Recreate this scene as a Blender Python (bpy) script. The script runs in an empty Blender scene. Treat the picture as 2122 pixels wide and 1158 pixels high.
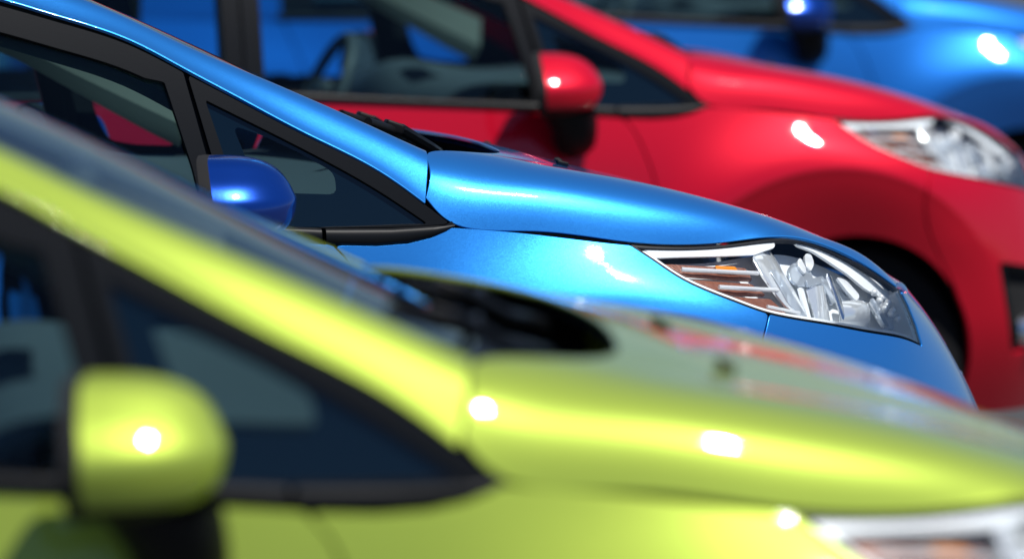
import bpy, bmesh, math, random
import numpy as np
from mathutils import Vector, Matrix, Euler

# ------------------------------------------------------------------ camera, sky, sun, exposure
scene = bpy.context.scene
C = scene.collection
random.seed(7)
R = math.radians

cam_data = bpy.data.cameras.new('camera')
cam = bpy.data.objects.new('camera', cam_data)
C.objects.link(cam)
cam.matrix_world = (Matrix.Translation((0, 0, 1.7161)) @ Matrix.Rotation(R(-13.459), 4, 'Z')
                    @ Matrix.Rotation(R(90 - 4.509), 4, 'X') @ Matrix.Rotation(R(-0.320), 4, 'Z'))
cam_data.sensor_width = 36.0
cam_data.lens = 36.0 * 12840.0 / 2122.0
cam_data.clip_start = 0.1
cam_data.clip_end = 3000
cam_data.dof.use_dof = True
cam_data.dof.focus_distance = 10.98
cam_data.dof.aperture_fstop = 3.2
scene.camera = cam

SUN_EL, SUN_AZ = 62.0, 48.0        # azimuth measured from +X (the way the cars face) towards the camera (-Y)
sx = math.cos(R(SUN_EL)) * math.cos(R(SUN_AZ))
sy = -math.cos(R(SUN_EL)) * math.sin(R(SUN_AZ))
sz = math.sin(R(SUN_EL))
world = bpy.data.worlds.new('World')
scene.world = world
world.use_nodes = True
wn = world.node_tree.nodes
bgn = wn['Background']
sky = wn.new('ShaderNodeTexSky')
sky.sky_type = 'NISHITA'
sky.sun_disc = False
sky.sun_elevation = R(SUN_EL)
sky.sun_rotation = math.atan2(sx, sy)
sky.air_density = 1.0
sky.dust_density = 0.0
sky.ozone_density = 3.0
bgn.inputs['Strength'].default_value = 0.05
tint = wn.new('ShaderNodeVectorMath')
tint.operation = 'MULTIPLY'
tint.inputs[1].default_value = (0.80, 0.95, 1.18)
world.node_tree.links.new(sky.outputs[0], tint.inputs[0])
world.node_tree.links.new(tint.outputs[0], bgn.inputs['Color'])

sun_data = bpy.data.lights.new('sun', 'SUN')
sun_data.energy = 5.0
sun_data.angle = R(0.5)
sun_data.color = (1.0, 0.97, 0.92)
sun = bpy.data.objects.new('sun', sun_data)
C.objects.link(sun)
sun.rotation_euler = Vector((sx, sy, sz)).to_track_quat('Z', 'Y').to_euler()
sun.location = (0, 0, 30)

vs = scene.view_settings
vs.view_transform = 'Standard'
vs.look = 'None'
vs.exposure = 0.05
vs.gamma = 1.0
vs.use_curve_mapping = False
scene.cycles.max_bounces = 12
scene.cycles.transparent_max_bounces = 24
scene.cycles.caustics_reflective = True
scene.cycles.sample_clamp_indirect = 20.0
scene.cycles.use_denoising = True

# ------------------------------------------------------------------ materials
MATS = {}


def new_mat(name):
    m = bpy.data.materials.new(name)
    m.use_nodes = True
    MATS[name] = m
    return m, m.node_tree.nodes, m.node_tree.links, m.node_tree.nodes['Principled BSDF']


def simple(name, col, rough=0.5, metal=0.0, coat=0.0, spec=0.5, var=0.0, scale=40.0, bump=0.0):
    m, n, l, b = new_mat(name)
    b.inputs['Base Color'].default_value = (*col, 1)
    b.inputs['Roughness'].default_value = rough
    b.inputs['Metallic'].default_value = metal
    b.inputs['Coat Weight'].default_value = coat
    b.inputs['Specular IOR Level'].default_value = spec
    if var > 0 or bump > 0:
        tc = n.new('ShaderNodeTexCoord')
        nz = n.new('ShaderNodeTexNoise')
        nz.inputs['Scale'].default_value = scale
        nz.inputs['Detail'].default_value = 5
        l.new(tc.outputs['Object'], nz.inputs['Vector'])
        if var > 0:
            mx = n.new('ShaderNodeMix')
            mx.data_type = 'RGBA'
            mx.inputs['A'].default_value = (*[c * (1 - var) for c in col], 1)
            mx.inputs['B'].default_value = (*[min(1, c * (1 + var)) for c in col], 1)
            l.new(nz.outputs['Fac'], mx.inputs['Factor'])
            l.new(mx.outputs['Result'], b.inputs['Base Color'])
        if bump > 0:
            bp = n.new('ShaderNodeBump')
            bp.inputs['Strength'].default_value = bump
            bp.inputs['Distance'].default_value = 0.002
            l.new(nz.outputs['Fac'], bp.inputs['Height'])
            l.new(bp.outputs['Normal'], b.inputs['Normal'])
    return m


def paint(name, col, metal, rough, flake=0.25, coat=1.0):
    m, n, l, b = new_mat(name)
    b.inputs['Base Color'].default_value = (*col, 1)
    b.inputs['Metallic'].default_value = metal
    b.inputs['Roughness'].default_value = rough
    b.inputs['Specular IOR Level'].default_value = 0.1
    b.inputs['Coat Weight'].default_value = coat
    b.inputs['Coat Roughness'].default_value = 0.025
    b.inputs['Coat IOR'].default_value = 1.5
    if flake > 0:
        tc = n.new('ShaderNodeTexCoord')
        v = n.new('ShaderNodeTexVoronoi')
        v.inputs['Scale'].default_value = 1400
        l.new(tc.outputs['Object'], v.inputs['Vector'])
        sub = n.new('ShaderNodeVectorMath')
        sub.operation = 'SUBTRACT'
        sub.inputs[1].default_value = (0.5, 0.5, 0.5)
        l.new(v.outputs['Color'], sub.inputs[0])
        sc = n.new('ShaderNodeVectorMath')
        sc.operation = 'SCALE'
        sc.inputs['Scale'].default_value = flake
        l.new(sub.outputs[0], sc.inputs[0])
        geo = n.new('ShaderNodeNewGeometry')
        ad = n.new('ShaderNodeVectorMath')
        l.new(geo.outputs['Normal'], ad.inputs[0])
        l.new(sc.outputs[0], ad.inputs[1])
        nm = n.new('ShaderNodeVectorMath')
        nm.operation = 'NORMALIZE'
        l.new(ad.outputs[0], nm.inputs[0])
        l.new(nm.outputs[0], b.inputs['Normal'])
        # faint uneven film of dust on the clear coat
        dn = n.new('ShaderNodeTexNoise')
        dn.inputs['Scale'].default_value = 14
        dn.inputs['Detail'].default_value = 9
        dn.inputs['Roughness'].default_value = 0.7
        l.new(tc.outputs['Object'], dn.inputs['Vector'])
        dr = n.new('ShaderNodeMapRange')
        dr.inputs['From Min'].default_value = 0.35
        dr.inputs['From Max'].default_value = 0.75
        dr.inputs['To Min'].default_value = 0.012
        dr.inputs['To Max'].default_value = 0.075
        l.new(dn.outputs['Fac'], dr.inputs['Value'])
        l.new(dr.outputs['Result'], b.inputs['Coat Roughness'])
        # orange-peel ripple of the clear coat
        nz = n.new('ShaderNodeTexNoise')
        nz.inputs['Scale'].default_value = 260
        l.new(tc.outputs['Object'], nz.inputs['Vector'])
        bp = n.new('ShaderNodeBump')
        bp.inputs['Strength'].default_value = 0.06
        bp.inputs['Distance'].default_value = 0.001
        l.new(nz.outputs['Fac'], bp.inputs['Height'])
        l.new(bp.outputs['Normal'], b.inputs['Coat Normal'])
    return m


def thin_glass(name, tint, gloss_rough=0.0, ior=1.5):
    m = bpy.data.materials.new(name)
    m.use_nodes = True
    n, l = m.node_tree.nodes, m.node_tree.links
    n.clear()
    out = n.new('ShaderNodeOutputMaterial')
    tr = n.new('ShaderNodeBsdfTransparent')
    tr.inputs['Color'].default_value = (*tint, 1)
    gl = n.new('ShaderNodeBsdfGlossy')
    gl.inputs['Roughness'].default_value = gloss_rough
    fr = n.new('ShaderNodeFresnel')
    fr.inputs['IOR'].default_value = ior
    mx = n.new('ShaderNodeMixShader')
    l.new(fr.outputs[0], mx.inputs['Fac'])
    l.new(tr.outputs[0], mx.inputs[1])
    l.new(gl.outputs[0], mx.inputs[2])
    l.new(mx.outputs[0], out.inputs['Surface'])
    MATS[name] = m
    return m


M_BLUE = paint('metallic blue paint', (0.025, 0.23, 0.68), 0.66, 0.38, 0.08)
M_LIME = paint('metallic lime paint', (0.36, 0.47, 0.060), 0.35, 0.46, 0.05)
M_RED = paint('bright red paint', (0.57, 0.0, 0.018), 0.25, 0.45, 0.03, 0.9)
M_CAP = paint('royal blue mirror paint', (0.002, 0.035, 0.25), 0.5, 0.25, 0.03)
M_BLUE2 = paint('deep blue paint', (0.012, 0.16, 0.58), 0.45, 0.42, 0.05)
M_TRIM = simple('satin black trim', (0.006, 0.007, 0.009), 0.42, spec=0.16, var=0.1, scale=300, bump=0.04)
M_RUB = simple('black rubber', (0.006, 0.006, 0.007), 0.5, spec=0.2, var=0.3, scale=120)
M_BLACK = simple('black cavity', (0.004, 0.004, 0.005), 0.9)
M_FRIT = simple('ceramic frit', (0.002, 0.008, 0.016), 0.03, spec=0.6)
M_CHROME = simple('chrome', (0.86, 0.88, 0.90), 0.04, 1.0)
M_CHROME2 = simple('brushed silver', (0.75, 0.78, 0.82), 0.16, 1.0)
M_SILVER = simple('silvered plastic', (0.84, 0.87, 0.90), 0.28, 0.0, var=0.05, scale=20)
M_REFL = simple('vacuum silver reflector', (0.90, 0.93, 0.96), 0.09, 0.62)
M_DARKCH = simple('dark chrome', (0.60, 0.66, 0.74), 0.10, 0.6)
M_WHITE = simple('facet glint white', (0.88, 0.90, 0.92), 0.15, 0.3)  # white colour carries the sun and sky reflections of beads, ribs and glints
M_AMBER = simple('amber reflector', (0.24, 0.085, 0.05), 0.22, 0.15, coat=0.4, var=0.4, scale=180, bump=0.4)
M_ORANGE = simple('orange bulb', (0.75, 0.24, 0.01), 0.15, coat=0.5)
M_GLASS = thin_glass('tinted window glass', (0.50, 0.72, 0.80), ior=1.4)
M_WS = thin_glass('windshield glass', (0.68, 0.80, 0.78))
M_LENS = thin_glass('clear lens', (0.94, 0.96, 0.97), ior=1.5)
M_DASH = simple('charcoal dash plastic', (0.06, 0.075, 0.085), 0.6, var=0.2, scale=200)
M_SEAT = simple('charcoal seat cloth', (0.03, 0.033, 0.038), 0.9, var=0.3, scale=150)
M_LINER = simple('pale headliner', (0.52, 0.52, 0.44), 0.85, var=0.06, scale=30)
M_TYRE = simple('tyre rubber', (0.007, 0.007, 0.008), 0.8, spec=0.2, var=0.3, scale=60)
M_ALLOY = simple('alloy wheel', (0.55, 0.56, 0.58), 0.3, 0.9)
M_TAIL = simple('red tail lamp', (0.45, 0.01, 0.015), 0.12, coat=1.0)
M_MIRROR = simple('mirror glass', (0.8, 0.82, 0.84), 0.01, 1.0)
M_ASPH = simple('asphalt', (0.055, 0.055, 0.056), 0.85, var=0.35, scale=25, bump=0.6)

# ------------------------------------------------------------------ geometry helpers


def ncs(t, y, tq):
    """natural cubic spline through (t, y) evaluated at tq; y may carry trailing axes"""
    t = np.asarray(t, float)
    y = np.asarray(y, float)
    n = len(t)
    h = np.diff(t)
    A = np.zeros((n, n))
    b = np.zeros(y.shape)
    A[0, 0] = A[-1, -1] = 1
    for i in range(1, n - 1):
        A[i, i - 1] = h[i - 1]
        A[i, i] = 2 * (h[i - 1] + h[i])
        A[i, i + 1] = h[i]
        b[i] = 6 * ((y[i + 1] - y[i]) / h[i] - (y[i] - y[i - 1]) / h[i - 1])
    m = np.linalg.solve(A, b.reshape(n, -1)).reshape(y.shape)
    tq = np.asarray(tq, float)
    k = np.clip(np.searchsorted(t, tq) - 1, 0, n - 2)
    hk = h[k]
    a = (t[k + 1] - tq) / hk
    c = (tq - t[k]) / hk
    e = (Ellipsis,) + (None,) * (y.ndim - 1)
    return a[e] * y[k] + c[e] * y[k + 1] + ((a ** 3 - a) * hk ** 2 / 6)[e] * m[k] + ((c ** 3 - c) * hk ** 2 / 6)[e] * m[k + 1]


def chord(net):
    d = np.linalg.norm(np.diff(net, axis=0), axis=2).mean(1) ** 0.75
    return np.concatenate([[0], np.cumsum(d)])


def surf(net, nu, nv, ur=(0, 1), vr=(0, 1)):
    """smooth surface through a net [cols, rows, 3] sampled nu x nv"""
    net = np.asarray(net, float)
    tu = chord(net)
    tv = chord(net.transpose(1, 0, 2))
    a = ncs(tu, net, tu[-1] * np.linspace(ur[0], ur[1], nu))
    b = ncs(tv, a.transpose(1, 0, 2), tv[-1] * np.linspace(vr[0], vr[1], nv))
    return b.transpose(1, 0, 2)


def normals(P):
    du = np.gradient(P, axis=0)
    dv = np.gradient(P, axis=1)
    n = np.cross(du, dv)
    return n / (np.linalg.norm(n, axis=2, keepdims=True) + 1e-12)


def smooth_line(pts, n=120, closed=False):
    p = np.asarray(pts, float)
    if closed:
        p = np.vstack([p[-2:], p, p[:3]])
    d = np.concatenate([[0], np.cumsum(np.maximum(1e-6, np.linalg.norm(np.diff(p, axis=0), axis=1)) ** 0.6)])
    if closed:
        q = np.linspace(d[2], d[-3], n, endpoint=False)
    else:
        q = np.linspace(d[0], d[-1], n)
    return ncs(d, p, q)


def sdf(poly, X, Z):
    """signed distance (negative inside) of points to a polygon in the x-z plane"""
    poly = np.asarray(poly, float)
    shp = X.shape
    x, z = X.ravel(), Z.ravel()
    best = np.full(x.shape, 1e9)
    inside = np.zeros(x.shape, bool)
    for i in range(len(poly)):
        ax, az = poly[i]
        bx, bz = poly[(i + 1) % len(poly)]
        ex, ez = bx - ax, bz - az
        L = ex * ex + ez * ez
        if L < 1e-14:
            continue
        t = np.clip(((x - ax) * ex + (z - az) * ez) / L, 0, 1)
        best = np.minimum(best, (x - ax - t * ex) ** 2 + (z - az - t * ez) ** 2)
        c = (az > z) != (bz > z)
        with np.errstate(divide='ignore', invalid='ignore'):
            xi = ax + (z - az) / (bz - az if bz != az else 1e-12) * ex
        inside ^= c & (x < xi)
    d = np.sqrt(best)
    return np.where(inside, -d, d).reshape(shp)


def round_poly(pts, r=0.006, n=5):
    """polygon with its corners rounded by r"""
    p = [np.array(q, float) for q in pts]
    out = []
    for i in range(len(p)):
        a, b, c = p[i - 1], p[i], p[(i + 1) % len(p)]
        u = (a - b) / (np.linalg.norm(a - b) + 1e-9)
        v = (c - b) / (np.linalg.norm(c - b) + 1e-9)
        k = min(r, 0.45 * np.linalg.norm(a - b), 0.45 * np.linalg.norm(c - b))
        for t in np.linspace(0, 1, n):
            out.append((1 - t) ** 2 * (b + u * k) + 2 * t * (1 - t) * b + t * t * (b + v * k))
    return np.array(out)


def me_from(verts, faces, name, smooth=True):
    me = bpy.data.meshes.new(name)
    me.from_pydata([tuple(map(float, v)) for v in verts], [], faces)
    if smooth:
        me.polygons.foreach_set('use_smooth', [True] * len(me.polygons))
    me.update()
    return me


def obj(name, me, mat, parent=None, label=None):
    o = bpy.data.objects.new(name, me)
    C.objects.link(o)
    if not me.materials:
        me.materials.append(None)
    o.material_slots[0].link = 'OBJECT'
    o.material_slots[0].material = mat
    if parent:
        o.parent = parent
    if label:
        o['label'] = label
    return o


def panel(P, f, name, depth=0.016, edge=0.0035, flip=False, N=None, mirror=False):
    """keeps the part of grid P where f < 0, cut along f = 0, gives the cut a rolled edge and a return flange.
    mirror=True adds the y-mirrored half to the same mesh; flip='y' makes the mirrored panel alone."""
    if N is None:
        N = normals(P)
    nu, nv = f.shape
    verts, norms, faces, cache = [], [], [], {}

    def vid(i, j):
        k = (i, j)
        if k not in cache:
            cache[k] = len(verts)
            verts.append(P[i, j])
            norms.append(N[i, j])
        return cache[k]

    def eid(a, b):
        k = (min(a, b), max(a, b))
        if k not in cache:
            fa, fb = f[a], f[b]
            t = fa / (fa - fb)
            cache[k] = len(verts)
            verts.append(P[a] * (1 - t) + P[b] * t)
            q = N[a] * (1 - t) + N[b] * t
            norms.append(q / (np.linalg.norm(q) + 1e-12))
        return cache[k]
    ins = f < 0
    cnt = ins[:-1, :-1].astype(int) + ins[1:, :-1] + ins[1:, 1:] + ins[:-1, 1:]
    for i, j in np.argwhere(cnt > 0):
        cs = [(i, j), (i + 1, j), (i + 1, j + 1), (i, j + 1)]
        if cnt[i, j] == 4:
            faces.append([vid(*c) for c in cs])
            continue
        pl = []
        for k in range(4):
            a, b = cs[k], cs[(k + 1) % 4]
            if ins[a]:
                pl.append(vid(*a))
            if ins[a] != ins[b]:
                pl.append(eid(a, b))
        pl2 = [p for q, p in enumerate(pl) if p != pl[q - 1]]
        if len(pl2) >= 3:
            faces.append(pl2)
    V, NN = np.array(verts), np.array(norms)
    loopn = [[NN[q] for q in fc] for fc in faces]
    if depth > 0:
        ec = {}
        for fc in faces:
            for q in range(len(fc)):
                a, b = fc[q], fc[(q + 1) % len(fc)]
                k = (min(a, b), max(a, b))
                ec[k] = None if k in ec else (a, b)
        bnd = [e for e in ec.values() if e]
        outn = np.zeros_like(V)
        for a, b in bnd:
            nrm = NN[a] + NN[b]
            o_ = np.cross(V[b] - V[a], nrm)
            outn[a] += o_
            outn[b] += o_
        outn /= (np.linalg.norm(outn, axis=1, keepdims=True) + 1e-12)
        base = len(V)
        extra, en, m1, m2 = [], [], {}, {}
        for a, b in bnd:
            for q in (a, b):
                if q not in m1:
                    m1[q] = base + len(extra)
                    extra.append(V[q] - NN[q] * edge + outn[q] * edge * 0.35)
                    en.append(outn[q])
                    m2[q] = base + len(extra)
                    extra.append(V[q] - NN[q] * depth)
                    en.append(outn[q])
        for a, b in bnd:
            faces.append([b, a, m1[a], m1[b]])
            loopn.append([NN[b], NN[a], outn[a], outn[b]])
            faces.append([m1[b], m1[a], m2[a], m2[b]])
            loopn.append([outn[b], outn[a], outn[a], outn[b]])
        if extra:
            V = np.vstack([V, np.array(extra)])
    S = np.array([1, -1, 1])
    outV, outF, outL = [], [], []
    if flip != 'y':
        outV, outF, outL = list(V), list(faces), list(loopn)
    if flip == 'y' or mirror:
        o0 = len(outV)
        outV += list(V * S)
        outF += [[q + o0 for q in fc[::-1]] for fc in faces]
        outL += [[q * S for q in ln[::-1]] for ln in loopn]
    me = me_from(outV, outF, name)
    flat = [tuple(map(float, q)) for ln in outL for q in ln]
    if len(flat) == len(me.loops):
        me.normals_split_custom_set(flat)
    return me


def tube(pts, r, name, seg=10, cap=True):
    pts = [Vector(p) for p in pts]
    rs = r if isinstance(r, (list, tuple)) else [r] * len(pts)
    V, F = [], []
    up = Vector((0, 0, 1))
    for i, p in enumerate(pts):
        d = (pts[min(i + 1, len(pts) - 1)] - pts[max(i - 1, 0)]).normalized()
        s = d.cross(up)
        if s.length < 1e-4:
            s = d.cross(Vector((1, 0, 0)))
        s.normalize()
        t = s.cross(d)
        for k in range(seg):
            a = 2 * math.pi * k / seg
            V.append(p + (s * math.cos(a) + t * math.sin(a)) * rs[i])
    for i in range(len(pts) - 1):
        for k in range(seg):
            a, b = i * seg + k, i * seg + (k + 1) % seg
            F.append([a, b, b + seg, a + seg])
    if cap:
        F.append(list(range(seg))[::-1])
        F.append([len(V) - seg + k for k in range(seg)])
    return V, F


def join(*vf):
    V, F = [], []
    for v, f in vf:
        o = len(V)
        V += [tuple(q) for q in v]
        F += [[i + o for i in q] for q in f]
    return V, F


def grid_vf(P):
    nu, nv = P.shape[:2]
    V = P.reshape(-1, 3)
    F = [[i * nv + j, (i + 1) * nv + j, (i + 1) * nv + j + 1, i * nv + j + 1] for i in range(nu - 1) for j in range(nv - 1)]
    return list(map(tuple, V)), F


def mir(vf):
    v, f = vf
    return [(q[0], -q[1], q[2]) for q in v], [list(q)[::-1] for q in f]


def box_bm(sx, sy, sz, bev=0.02, seg=3):
    bm = bmesh.new()
    bmesh.ops.create_cube(bm, size=1.0)
    for v in bm.verts:
        v.co = (v.co.x * sx, v.co.y * sy, v.co.z * sz)
    bmesh.ops.bevel(bm, geom=bm.edges[:], offset=bev, segments=seg, affect='EDGES', profile=0.6)
    return bm


def bm_vf(bm, M=None):
    bm.verts.ensure_lookup_table()
    if M is not None:
        bm.transform(M)
    bm.verts.index_update()
    r = [tuple(v.co) for v in bm.verts], [[v.index for v in f.verts] for f in bm.faces]
    bm.free()
    return r


def rbox(sx, sy, sz, loc, rot=(0, 0, 0), bev=0.02):
    return bm_vf(box_bm(sx, sy, sz, bev), Matrix.Translation(loc) @ Euler(rot).to_matrix().to_4x4())


def fix_me(vf, name):
    """mesh with consistent outward normals, smooth by angle"""
    v, f = vf
    me = me_from(v, f, name)
    bm = bmesh.new()
    bm.from_mesh(me)
    bmesh.ops.recalc_face_normals(bm, faces=bm.faces)
    for e in bm.edges:
        if len(e.link_faces) == 2 and e.calc_face_angle(0) > R(40):
            e.smooth = False
    bm.to_mesh(me)
    bm.free()
    return me


# ------------------------------------------------------------------ car surface definition
# car space: x forward (0 = front tip of the side window moulding), y lateral (near side negative), z up from the ground
AX_F, AX_R, AXZ, ARCH = (0.355, 0.305), (-2.13, 0.305), 0.30, 0.325
Z0, Z1, Z2 = 0.19, 0.36, 0.62


def c5(a0, a1, a2, a3, a4):
    return [a0, a1, a2, a3, a4]


side_cols = [
    c5((-2.80, 0, .27), (-2.86, 0, .40), (-2.87, 0, .64), (-2.83, 0, .84), (-2.79, 0, 1.03)),
    c5((-2.76, .55, .26), (-2.81, .58, .40), (-2.82, .60, .64), (-2.79, .59, .84), (-2.74, .55, 1.03)),
    c5((-2.66, .68, .24), (-2.69, .74, .38), (-2.69, .77, .63), (-2.67, .755, .83), (-2.63, .695, 1.03)),
    c5((-2.40, .74, .20), (-2.40, .81, .36), (-2.40, .835, .62), (-2.40, .83, .81), (-2.40, .765, 1.025)),
    c5((-1.80, .765, .19), (-1.80, .828, .36), (-1.80, .853, .62), (-1.80, .847, .80), (-1.80, .80, 1.005)),
    c5((-1.00, .765, .19), (-1.00, .828, .36), (-1.00, .852, .62), (-1.00, .845, .80), (-1.00, .810, .985)),
    c5((-.45, .765, .19), (-.45, .826, .36), (-.45, .848, .62), (-.45, .842, .80), (-.45, .810, .968)),
    c5((-.20, .765, .19), (-.20, .825, .36), (-.20, .846, .62), (-.20, .841, .80), (-.20, .806, .956)),
    c5((-.06, .765, .19), (-.06, .825, .36), (-.06, .846, .62), (-.06, .840, .80), (-.06, .800, .957)),
    c5((0.00, .765, .19), (0.00, .825, .36), (0.00, .846, .62), (0.00, .840, .80), (0.00, .797, .954)),
    c5((.137, .765, .19), (.137, .826, .36), (.137, .846, .62), (.137, .840, .80), (.137, .797, .940)),
    c5((.316, .765, .19), (.316, .826, .36), (.316, .845, .62), (.316, .840, .80), (.316, .791, .916)),
    c5((.49, .76, .19), (.49, .823, .36), (.49, .840, .62), (.49, .825, .795), (.50, .752, .909)),
    c5((.65, .72, .19), (.66, .79, .36), (.66, .803, .61), (.655, .777, .785), (.65, .692, .911)),
    c5((.79, .66, .19), (.81, .735, .36), (.80, .742, .60), (.785, .712, .765), (.775, .655, .865)),
    c5((.90, .57, .19), (.93, .64, .35), (.92, .645, .58), (.885, .63, .735), (.862, .620, .812)),
    c5((1.00, .40, .19), (1.06, .44, .35), (1.04, .44, .57), (.975, .42, .72), (.925, .390, .800)),
    c5((1.05, .20, .19), (1.125, .22, .35), (1.10, .22, .565), (1.02, .21, .715), (.955, .200, .797)),
    c5((1.065, 0, .19), (1.14, 0, .35), (1.115, 0, .565), (1.03, 0, .715), (.962, 0, .796)),
]
SIDE = np.array(side_cols, float)
SIDE[:, :, 1] *= -1
SIDE[13:, 0, 2] = .155
SIDE[12, 0, 2] = .17
SIDE[16:, 4, 0] += .018
SIDE[16:, 3, 0] += .020
SIDE[16:, 1:3, 0] += .025
_tu = chord(SIDE)
_u0 = _tu[7] / _tu[-1]
PS = np.concatenate([surf(SIDE, 300, 150, (0, _u0)), surf(SIDE, 430, 150, (_u0, 1.0))[1:]])


def flare(P):
    for (ax, az), cx, h in (((AX_F), .30, .040), ((AX_R), -2.10, .014)):
        d = np.hypot(P[..., 0] - cx, P[..., 2] - az)
        rc = .493
        above = np.exp(-np.clip(d - rc, 0, 9) ** 2 / (2 * .075 ** 2))
        below = np.clip(1 - (rc - d) / .16, -.3, 1)
        k = np.where(d > rc, above, below) * h
        k = k + .0015 * np.exp(-((d - rc) / .012) ** 2) * (h > .02)
        fade = np.clip((P[..., 2] - .42) / .2, 0, 1)
        fade = fade * fade * (3 - 2 * fade)
        fx = np.clip((.80 - P[..., 0]) / .25, 0, 1) if cx > 0 else 1.0
        P[..., 1] -= k * fade * fx * np.clip(-P[..., 1] / .5, 0, 1)
    # a soft waist crease along the doors
    zc = .70
    k = .010 * np.exp(-((P[..., 2] - zc) / .035) ** 2) * np.clip((-.15 - P[..., 0]) / .2, 0, 1) * np.clip((P[..., 0] + 2.3) / .2, 0, 1)
    P[..., 1] -= k
    return P


PS = flare(PS)
NS = normals(PS)
if NS[500, 60, 1] > 0:
    NS = -NS
    FLIPS = True
else:
    FLIPS = False
# grid orientation must wind outwards: make u run so that cross(du,dv) points out
if FLIPS:
    PS = PS[::-1]
    NS = NS[::-1]
_tu = chord(SIDE)
PL = flare(surf(SIDE, 420, 190, (_tu[10] / _tu[-1], .985), (.60, 1.0)))
NL = normals(PL)
if NL[100, 50, 1] > 0:
    PL, NL = PL[::-1], -NL[::-1]
XS, YS, ZS = PS[..., 0], PS[..., 1], PS[..., 2]
TOPD = np.linalg.norm(np.diff(PS, axis=1), axis=2)
TOPD = np.concatenate([np.cumsum(TOPD[:, ::-1], axis=1)[:, ::-1], np.zeros((PS.shape[0], 1))], axis=1)   # arc length to the top edge

h = [
    [(-.051, .782, 1.004), (-.036, .720, 1.046), (-.022, .676, 1.077), (.060, .56, 1.071), (.120, .28, 1.066), (.135, 0, 1.067)],
    [(.000, .795, .957), (.022, .758, 1.014), (.060, .664, 1.065), (.140, .53, 1.058), (.195, .27, 1.052), (.205, 0, 1.052)],
    [(.137, .797, .943), (.150, .765, .990), (.180, .652, 1.046), (.250, .50, 1.039), (.295, .25, 1.032), (.305, 0, 1.032)],
    [(.316, .791, .919), (.330, .756, .962), (.355, .636, 1.015), (.405, .48, 1.009), (.435, .24, 1.002), (.445, 0, 1.002)],
    [(.500, .752, .912), (.512, .713, .942), (.532, .606, .972), (.565, .46, .968), (.585, .23, .963), (.592, 0, .963)],
    [(.650, .692, .914), (.668, .645, .928), (.692, .565, .920), (.728, .43, .914), (.752, .21, .910), (.760, 0, .910)],
    [(.775, .655, .868), (.790, .608, .876), (.812, .545, .866), (.846, .41, .860), (.872, .20, .857), (.880, 0, .857)],
    [(.860, .620, .815), (.872, .575, .818), (.890, .515, .812), (.918, .39, .807), (.946, .20, .804), (.953, 0, .803)],
]
H = np.array(h, float)
H[0, 3:, 0] += [.048, .066, .064]
H[1, 3:, 0] += [.036, .054, .054]
H[2, 3:, 0] += [.010, .016, .016]
H[:, 3:, 2] -= .004
for k, (kz, kw) in enumerate([(.60, .30), (.64, .27), (.68, .25), (.69, .25), (.69, .25), (.60, .35)]):
    H[k, 1, 2] = H[k, 0, 2] + kz * (H[k, 2, 2] - H[k, 0, 2])
    H[k, 1, 1] = H[k, 0, 1] + kw * (H[k, 2, 1] - H[k, 0, 1])
H[7, 3:, 0] += .018
H2 = np.concatenate([H * [1, -1, 1], (H * [1, 1, 1])[:, -2::-1]], axis=1)
PH = surf(H2, 150, 190)
NH = normals(PH)
if NH[70, 95, 2] < 0:
    PH, NH = PH[::-1], -NH[::-1]
PHC = PH.copy()

# greenhouse side surface
BX = [-2.75, -2.4, -1.8, -1.0, -.45, 0.0, .2]
BW = [.70, .765, .80, .81, .809, .795, .79]
BZ = [1.03, 1.025, 1.005, .985, .965, .957, .957]


def wG(x, z):
    wb = ncs(BX, BW, np.asarray(x, float))
    zb = ncs(BX, BZ, np.asarray(x, float))
    d = np.asarray(z, float) - zb
    return wb - .20 * d - .26 * d * np.abs(d)


gx = np.linspace(-2.72, .06, 420)
gz = np.linspace(.90, 1.46, 130)
GX, GZ = np.meshgrid(gx, gz, indexing='ij')
PG = np.stack([GX, -wG(GX, GZ), GZ], axis=2)
NG = normals(PG)
if NG[100, 50, 1] > 0:
    PG, NG = PG[::-1], -NG[::-1]
GX, GZ = PG[..., 0], PG[..., 2]


def gpanel(poly, name, off=0.0, depth=.012, edge=.003, flip=False, holes=()):
    f = sdf(poly, GX, GZ)
    for hpoly in holes:
        f = np.maximum(f, -sdf(hpoly, GX, GZ))
    return panel(PG + NG * off, f, name, depth, edge, flip, NG)


GAP = .0028

# --- outlines in the side view (x, z)
seam_door = smooth_line([(-.238, .960), (-.228, .930), (-.206, .905), (-.178, .845), (-.160, .790), (-.150, .70), (-.150, .45), (-.165, .15)], 60)
seam_bump = smooth_line([(.560, .830), (.558, .795), (.547, .767), (.535, .736), (.532, .70), (.545, .64), (.585, .56), (.64, .45), (.66, .15)], 60)
hl_low = smooth_line([(.316, .9135), (.355, .886), (.403, .853), (.493, .814), (.560, .790), (.680, .764), (.775, .743), (.86, .724), (.912, .704)], 60)
hl_in = [(.905, .735), (.890, .772), (.872, .803), (.862, .830), (.86, .97), (.30, .97)]
HLP = np.vstack([hl_low, np.array(hl_in)])
HLF = sdf(HLP, XS, ZS)
HLF = np.where(XS < -.5, 9.0, HLF)
XL, YL, ZL = PL[..., 0], PL[..., 1], PL[..., 2]
HLL = sdf(HLP, XL, ZL)
TOPL = np.linalg.norm(np.diff(PL, axis=1), axis=2)
TOPL = np.concatenate([np.cumsum(TOPL[:, ::-1], axis=1)[:, ::-1], np.zeros((PL.shape[0], 1))], axis=1)


def x_of(line, Z):
    o = np.argsort(line[:, 1])
    return np.interp(Z, line[o, 1], line[o, 0])


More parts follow.
